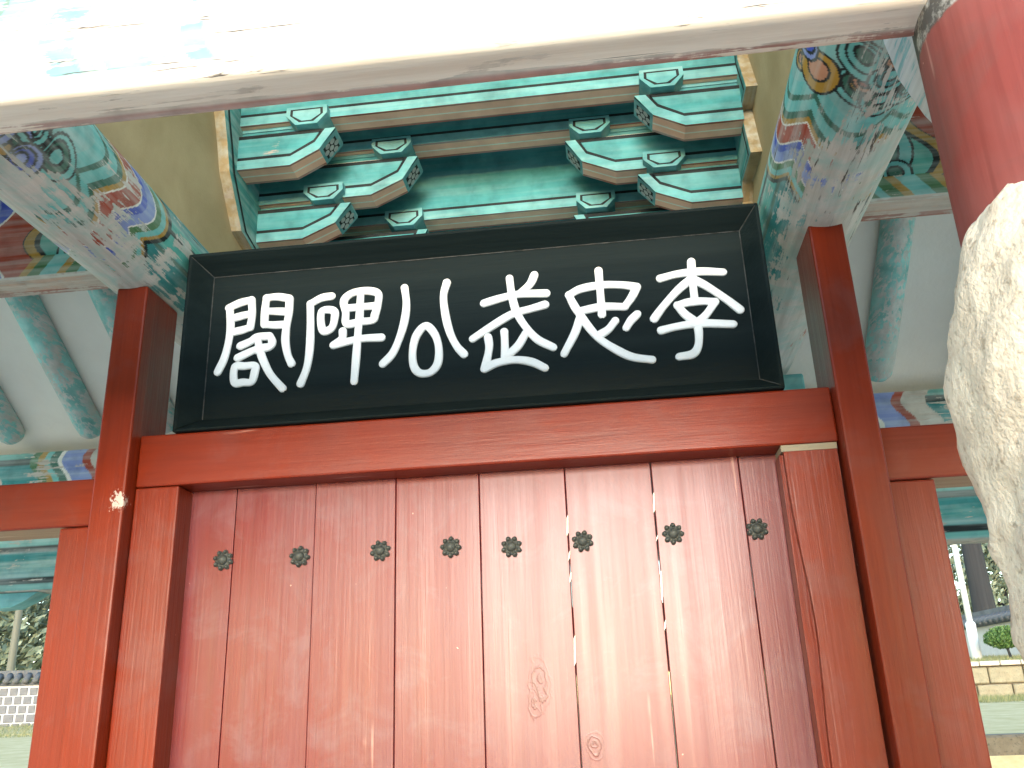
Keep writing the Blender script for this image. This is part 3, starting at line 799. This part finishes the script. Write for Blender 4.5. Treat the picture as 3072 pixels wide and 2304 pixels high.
# dust settled in the inner corners and mitres
mb = MB()
inn = [(ix0,iz0),(ix1,iz0),(ix1,iz1),(ix0,iz1)]; rr_ = [(X0+rim,Z0+rim),(X1-rim,Z0+rim),(X1-rim,Z1-rim),(X0+rim,Z1-rim)]
for k in range(4):
    a, b = inn[k], inn[(k+1) % 4]
    if k == 0: continue
    mb.tube([(a[0], YB_-.002, a[1]), ((a[0]+b[0])/2, YB_-.002, (a[1]+b[1])/2), (b[0], YB_-.002, b[1])], .0017, 6)
    mb.tube([(inn[k][0], YB_-.002, inn[k][1]), (rr_[k][0], YF+.001, rr_[k][1])], .0016, 6)
par(mb.build('dust_line', M_DUST, None), sgn)
# raised brush strokes, traced on the panel plane
ZA = lambda x, y: (500+x*.4521, 600+y*.4521)
ZB = lambda x, y: (1400+x*.4521, 560+y*.4521)
CH = [
 (ZA, [[(420,715),(426,830),(415,930),(385,1050),(340,1145)],[(415,718),(490,685),(565,665)],[(565,665),(570,760),(556,848)],[(428,792),(500,772),(562,757)],[(428,882),(500,866),(550,850)],
       [(665,652),(655,730),(650,830)],[(665,652),(740,645),(818,656)],[(818,656),(812,760),(796,850),(790,940),(805,1030),(830,1088)],[(660,740),(740,741),(806,744)],[(650,828),(720,832),(795,828)],
       [(490,972),(560,940),(600,912),(685,905)],[(688,905),(702,945),(680,978),(600,1000)],[(472,1050),(560,1008),(620,985),(680,978)],[(604,915),(618,990),(640,1060),(690,1160),(770,1252)],
       [(455,1112),(520,1104),(588,1102),(585,1150),(565,1208),(510,1212),(452,1212),(455,1112)]]),
 (ZA, [[(1098,640),(1030,652),(955,692)],[(955,692),(956,850),(950,1000),(930,1120),(890,1222)],[(1030,745),(1110,738),(1114,800),(1092,856),(1036,866),(1030,745)],
       [(1178,672),(1230,622),(1320,605),(1402,622),(1404,690),(1384,762),(1368,800),(1290,810),(1196,824),(1190,750),(1178,672)],[(1290,610),(1284,710),(1280,812)],[(1186,722),(1285,712),(1390,704)],
       [(1170,872),(1165,920),(1108,966)],[(1108,966),(1200,942),(1300,922),(1428,915)],[(1276,820),(1266,950),(1256,1080),(1245,1205)]]),
 (ZA, [[(1580,585),(1592,690),(1580,800),(1545,920),(1500,1020),(1435,1090)],[(1860,550),(1838,640),(1850,760),(1880,880),(1925,970),(1975,1026)],[(1720,838),(1660,900),(1634,1000),(1640,1100),(1680,1150),(1750,1146),(1800,1085),(1806,980),(1778,890),(1720,838)]]),
 (ZB, [[(285,612),(300,720),(330,830),(390,930),(470,1015),(575,1068)],[(450,588),(420,650),(350,715)],[(115,777),(230,742),(350,716),(530,710)],[(522,785),(420,815),(300,850),(150,940),(42,1012)],[(142,1000),(150,1060),(140,1130),(120,1212)],[(250,965),(254,1040),(255,1160)],[(392,975),(340,1060),(262,1130)],[(118,1212),(200,1172),(320,1152),(430,1165),(520,1205)]]),
 (ZB, [[(875,560),(885,680),(898,850)],[(678,722),(760,680),(900,655),(1030,655),(1130,668)],[(1130,668),(1092,740),(1048,800)],[(1050,800),(900,800),(755,828)],[(678,722),(710,785),(748,845)],[(746,838),(800,920),(880,1010),(990,1082),(1100,1132),(1230,1150)],[(758,850),(720,970),(648,1110)],[(986,893),(940,950),(885,985)],[(1132,848),(1090,890),(1060,937)]]),
 (ZB, [[(1490,500),(1496,600),(1512,745)],[(1283,612),(1400,582),(1550,565),(1700,570)],[(1484,618),(1400,690),(1310,790),(1243,880)],[(1506,618),(1600,668),(1720,748),(1815,820)],[(1398,790),(1470,770),(1560,762),(1648,766)],[(1648,766),(1590,850),(1530,905)],[(1398,790),(1450,850),(1530,905)],[(1290,957),(1400,930),(1550,910),(1768,915)],[(1530,905),(1541,980),(1536,1060),(1500,1112),(1412,1130)]]),
]
def catmull(p, n=7):
    p = [np.array(q, float) for q in p]
    closed = np.allclose(p[0], p[-1])
    e0 = p[-2] if closed else 2*p[0]-p[1]; e1 = p[1] if closed else 2*p[-1]-p[-2]
    q = [e0]+p+[e1]; out = []
    for i in range(1, len(q)-2):
        a, b, c, d = q[i-1:i+3]
        for k in range(n):
            t = k/n; out.append(.5*((2*b)+(c-a)*t+(2*a-5*b+4*c-d)*t*t+(-a+3*b-3*c+d)*t**3))
    out.append(p[-1]); return out
def stroke(mb, pts, wdt, hgt_, y):
    pts = catmull(pts); L = [0]
    for a, b in zip(pts[:-1], pts[1:]): L.append(L[-1]+np.hypot(*(b-a)))
    n = len(pts)
    # rounded ends
    d0 = (pts[0]-pts[1]); d0 /= np.hypot(*d0); d1 = (pts[-1]-pts[-2]); d1 /= np.hypot(*d1)
    P_ = [(pts[0]+d0*wdt*k, math.sqrt(max(0, 1-k*k))) for k in (.98,.85,.6,.3)]+[(p, 1) for p in pts]+[(pts[-1]+d1*wdt*k, math.sqrt(max(0, 1-k*k))) for k in (.3,.6,.85,.98)]
    b0 = len(mb.v); sec = 9
    for i, (p, s_) in enumerate(P_):
        a, b = P_[max(i-1,0)][0], P_[min(i+1,len(P_)-1)][0]; d = b-a; d = d/max(1e-9, np.hypot(*d)); nrm = np.array([-d[1], d[0]])
        wv = 1+.06*math.sin(i*.35+pts[0][0]*40)
        for k in range(sec):
            t = math.pi*k/(sec-1); cw = math.copysign(abs(math.cos(t))**.55, math.cos(t)); ch = math.sin(t)**.4
            q = p+nrm*wdt*s_*cw*wv
            mb.v.append((q[0], y-hgt_*ch*(.55+.45*s_), q[1]))
    for i in range(len(P_)-1):
        for k in range(sec-1): mb.f.append((b0+i*sec+k, b0+i*sec+k+1, b0+(i+1)*sec+k+1, b0+(i+1)*sec+k)); mb.m.append(0)
for conv, strokes in CH:
    mb = MB()
    for i, s_ in enumerate(strokes):
        pts = [atY(*conv(*p), YB_)[[0, 2]] for p in s_]
        stroke(mb, pts, .0124, .0075+.0004*(i % 4), YB_+.0005)
    o = mb.build('character', M_WHITE, None, True); par(o, sgn)

# ------------------------------------------------------------------ beyond the gate
def tiles_on(parent, a, b, z, nrm, n, r=.075, L=.30, slope=.55):
    """one sloping row of round tile rolls along a wall top"""
    mbt = MB(); mbt.tube([(0,0,0),(0,-L,-L*slope)], r, 10)
    me = mbt.mesh('roof_tile', M_ROOF, True, 0)
    ang = math.atan2(b.y-a.y, b.x-a.x)
    for k in range(n):
        p = a.lerp(b, (k+.5)/n); o = inst('roof_tile', me, (p.x, p.y, z), None, (0, 0, ang)); par(o, parent)
# brick boundary wall, left
A_, B_ = Vector((-19.5, 21.3, 0)), Vector((-11.5, 23.4, 0)); ang = math.atan2(B_.y-A_.y, B_.x-A_.x); LEN = (B_-A_).length
wz = 1.70
W1 = empty('boundary_wall', (A_.x, A_.y, wz)); W1.rotation_euler = (0, 0, 0)
tag(W1, 'grey block boundary wall with white mortar and a tiled coping', 'wall')
def wall_frame(s, d, z): return A_.x+math.cos(ang)*s-math.sin(ang)*d, A_.y+math.sin(ang)*s+math.cos(ang)*d, z
mb = MB()
def obox(mb, s0, s1, d0, d1, z0, z1, fr, m=0):
    vs = [fr(s, d, z) for z in (z0, z1) for s, d in ((s0,d0),(s1,d0),(s1,d1),(s0,d1))]
    mb.add(vs, [(0,3,2,1),(4,5,6,7),(0,1,5,4),(1,2,6,5),(2,3,7,6),(3,0,4,7)], m)
obox(mb, 0, LEN, 0, .4, wz-.3, wz+1.02, wall_frame); par(mb.build('mortar_core', M_MORT, None, dz=0), W1)
bmb = MB().box(0, .185, -.018, .05, 0, .19, 0, .012); bme = bmb.mesh('brick', M_BRICK, False, 0)
for row in range(5):
    s = -.1*(row % 2)+.1
    z = wz-.06+row*.212
    while s < LEN-.2:
        wk = random.uniform(.85, 1.3) if row < 4 else 1.0
        x, y, _ = wall_frame(s, 0, 0)
        o = inst('brick', bme, (x, y, z), None, (0, 0, ang), (wk, 1, random.uniform(.92, 1.0))); par(o, W1)
        s += .185*wk+.05
mb = MB(); obox(mb, -.05, LEN+.05, .10, .30, wz+1.22, wz+1.40, wall_frame); obox(mb, -.05, LEN+.05, -.05, .45, wz+1.03, wz+1.10, wall_frame)
par(mb.build('coping', M_ROOF, None, dz=0), W1)
tiles_on(W1, Vector(wall_frame(0, .12, 0)), Vector(wall_frame(LEN, .12, 0)), wz+1.28, None, 36)
# low stone wall, right
W2 = empty('low_stone_wall', (7, 19.1, 1.5)); tag(W2, 'low ochre stone retaining wall with pale capping stones', 'wall')
mb = MB().box(2.6, 13, 19.06, 19.34, 1.35, 2.12); par(mb.build('core', M_KERB, None, dz=0), W2)
smb = [MB().box(0, w_, 0, .14, 0, h_, 0, .02).mesh('stone', M_WSTONE, False, 0) for w_, h_ in ((.62,.29),(.46,.29),(.80,.29))]
for row in range(2):
    x = 2.62+.2*row
    while x < 12.6:
        k = random.randrange(3); inst_ = inst('stone', smb[k], (x, 18.98+random.uniform(-.012,.012), 1.49+row*.315)); par(inst_, W2); x += (.62,.46,.80)[k]+.025
cap = MB().box(0, .36, 0, .42, 0, .085, 0, .012).mesh('capping_stone', M_GRAN, False, 0)
for k in range(27): o = inst('capping_stone', cap, (2.6+k*.378, 18.93, 2.122)); par(o, W2)
# tiled plaster wall along the right side
A2, B2 = Vector((8.55, 27.5, 0)), Vector((9.75, 18.9, 0)); ang2 = math.atan2(B2.y-A2.y, B2.x-A2.x); L2 = (B2-A2).length
def fr2(s, d, z): return A2.x+math.cos(ang2)*s+math.sin(ang2)*d, A2.y+math.sin(ang2)*s-math.cos(ang2)*d, z
W3 = empty('plaster_wall', (A2.x, A2.y, 2.4)); tag(W3, 'pale plaster boundary wall with a grey tiled coping behind the clipped bush', 'wall')
mb = MB(); obox(mb, 0, L2, -.3, 0, 2.0, 3.22, fr2); par(mb.build('wall_body', M_MORT, None, dz=0), W3)
mb = MB(); obox(mb, 0, L2, -.26, -.06, 3.40, 3.60, fr2); obox(mb, 0, L2, -.36, .06, 3.225, 3.29, fr2); par(mb.build('coping', M_ROOF, None, dz=0), W3)
tmb = MB(); tmb.tube([(0,0,0),(-.30,0,-.16)], .07, 10); tme = tmb.mesh('roof_tile', M_ROOF, True, 0)
for k in range(34):
    x, y, _ = fr2((k+.5)*L2/34, .0, 0)
    o = inst('roof_tile', tme, (x+.02, y, 3.43), None, (0, 0, ang2+math.pi/2)); par(o, W3)
# kerb of dark stones
W4 = empty('stone_kerb', (4, 8.3, 1.0)); tag(W4, 'dark brown stone kerb edging the raised yard', 'kerb')
x = 1.6; k = 0
kme = [MB().box(0, w_, 0, .3, 0, .25, 0, .02).mesh('kerb_stone', M_KERB, False, 0) for w_ in (.9, 1.2, .75)]
while x < 8:
    o = inst('kerb_stone', kme[k % 3], (x, 8.12, 1.02)); par(o, W4); x += (.9,1.2,.75)[k % 3]+.012; k += 1

def leaves(mb, n, fn, size):
    for _ in range(n):
        p = fn(); 
        if p is None: continue
        u = Vector((random.gauss(0,1), random.gauss(0,1), random.gauss(0,1))).normalized(); v = u.orthogonal().normalized(); v2 = u.cross(v)
        s_ = size*random.uniform(.6, 1.3); p = Vector(p)
        mb.add([p-v*s_, p+v2*s_*.45, p+v*s_, p-v2*s_*.45], [(0,1,2,3)])
def limb(mb, p, d, L, r, depth, tips, spread=.7):
    pts = [p]; rad = [r]; q = p.copy(); dd = d.copy(); n = 5
    for i in range(n):
        dd = (dd+Vector((random.gauss(0,.12), random.gauss(0,.12), random.gauss(.03,.08)))).normalized(); q = q+dd*L/n; pts.append(q.copy()); rad.append(r*(1-.55*(i+1)/n))
    mb.tube(pts, rad, 8 if depth > 1 else 5); tips.append(q.copy()); tips.append(pts[3].copy())
    if depth > 0:
        for k in range(3 if depth > 1 else 2+(random.random() < .5)):
            i = random.choice((3,4,5)) if k else 5
            nd_ = (dd+Vector((random.gauss(0,spread), random.gauss(0,spread), random.gauss(.15,.4)))).normalized()
            limb(mb, pts[i], nd_, L*random.uniform(.5,.75), rad[i]*.75, depth-1, tips, spread)
def tree(name, base, H, r, label, leafm=None, nleaf=3000, lsize=.09, cl=.55, depth=3, lean=(0,0,1), flare=1.5, group=None, bark=None, vol=None):
    t = empty(name, base); tag(t, label, 'tree', group)
    mb = MB(); tips = []; p = Vector(base)
    top = p+Vector(lean)*H*.55
    mb.tube([p-Vector((0,0,.2)), p+Vector((0,0,.25)), p.lerp(top, .4), top], [r*flare, r*1.12, r*.92, r*.75], 12)
    for k in range(4):
        a = k*1.57+random.random(); limb(mb, p.lerp(top, .75+.08*k), Vector((math.cos(a)*.8, math.sin(a)*.8, .55)).normalized(), H*.28, r*.42, depth-1, tips)
    limb(mb, top, Vector((.05,0,1)), H*.3, r*.7, depth-1, tips)
    par(mb.build('trunk', bark or M_BARK, None, True, 0), t)
    if leafm:
        lm = MB()
        def fn():
            if vol:
                u = Vector((random.gauss(0,1), random.gauss(0,1), random.gauss(0,1))).normalized()*random.uniform(.45,1)**.6; k = 1+.25*math.sin(u.x*7+base[0])*math.sin(u.z*6)
                return (base[0]+u.x*vol*k, base[1]+u.y*vol*k, base[2]+H*.5+u.z*H*.46*k)
            c = random.choice(tips); return c+Vector((random.gauss(0,cl), random.gauss(0,cl), random.gauss(0,cl*.7)))
        leaves(lm, nleaf, fn, lsize); par(lm.build('crown', leafm, None, False, 0), t)
    return t
tree('pine_tree', (12.1, 32.5, 2.7), 12, .36, 'dark trunked tree behind the tiled plaster wall and pole', M_LEAF, 7000, .16, .8, flare=1.7)
tree('shade_tree', (-18.2, 26.5, 1.75), 9, .125, 'slim grey trunk standing behind the grey block wall', M_DRY, 2500, .10, .8, flare=1.2, bark=M_GBARK)
tree('bare_tree', (-13.9, 18.3, 1.55), 5.2, .075, 'leafless young tree with crooked branches before the block wall', None, depth=4, flare=1.1, bark=M_GBARK)
for i, (x, y, h_, lb) in enumerate(((-27, 37, 8, 'broad evergreen directly behind the slim grey trunk'), (-23.0, 40, 6.5, 'shorter evergreen beyond the block wall, right of the broad one'), (-33, 44, 12, 'tallest evergreen beyond the block wall'), (20.5, 52, 9, 'far evergreen beyond the plaster wall'))):
    tree('evergreen_tree', (x, y, 1.9), h_, .22, lb, M_PALE, 6000, .22, 1.3, group='evergreens beyond the walls', vol=3.0)
# clipped bush
bx, by, bz = 8.10, 21.0, hgt(8.1, 21.0)
t = empty('clipped_bush', (bx, by, bz)); tag(t, 'small clipped round green bush on a single thin stem', 'bush')
mb = MB(); mb.tube([(bx+.06,by,bz-.05),(bx+.03,by,bz+.12),(bx,by,bz+.3)], [.035,.03,.025], 8)
for a in (0,2,4): mb.tube([(bx+.01,by,bz+.2),(bx+.18*math.cos(a),by+.18*math.sin(a),bz+.42)], [.02,.01], 6)
par(mb.build('stem', M_BARK, None, True, 0), t)
lm = MB()
def fb():
    u = Vector((random.gauss(0,1), random.gauss(0,1), random.gauss(0,1))).normalized(); r_ = random.uniform(.72, 1.03)*(1+.06*math.sin(u.x*9)*math.cos(u.y*8))
    return (bx+u.x*.38*r_, by+u.y*.38*r_, bz+.43+u.z*(.25 if u.z > 0 else .2)*r_)
leaves(lm, 5200, fb, .03); par(lm.build('foliage', M_BUSH, None, False, 0), t)
# pole
px_, py_ = 7.82, 22.0; pz = hgt(px_, py_)
t = empty('white_pole', (px_, py_, pz)); tag(t, 'slender white painted pole with a thicker foot', 'pole')
par(MB().tube([(px_,py_,pz-.1),(px_,py_,pz+.78),(px_,py_,pz+.82)], [.11,.105,.07], 16).build('pole_foot', M_POLE, None, True, 0), t)
par(MB().tube([(px_,py_,pz+.80),(px_,py_,pz+7)], [.068,.05], 16).build('pole_shaft', M_POLE, None, True, 0), t)
# grass tufts on the bank and yard
lm = MB()
def blade(x, y, h_):
    z = hgt(x, y); a = random.uniform(0, 6.28); w_ = .006
    dx, dy = math.cos(a)*w_, math.sin(a)*w_; lx, ly = random.gauss(0,.4)*h_, random.gauss(0,.4)*h_
    lm.add([(x-dx,y-dy,z-.01),(x+dx,y+dy,z-.01),(x+lx,y+ly,z+h_)], [(0,1,2)])
for _ in range(9000): blade(random.uniform(4.6, 9.5), random.uniform(16.2, 18.9)**1, random.uniform(.02,.10))
for _ in range(5000): blade(random.uniform(6.5, 9.4), random.uniform(19.4, 24), random.uniform(.03,.09))
for _ in range(9000): blade(random.uniform(-19, -10.5), random.uniform(17.5, 22.6), random.uniform(.02,.10))
o = lm.build('grass', M_GRASS, None, False, 0); tag(o, 'short dry yellow green grass along the walls', 'grass', kind='stuff')
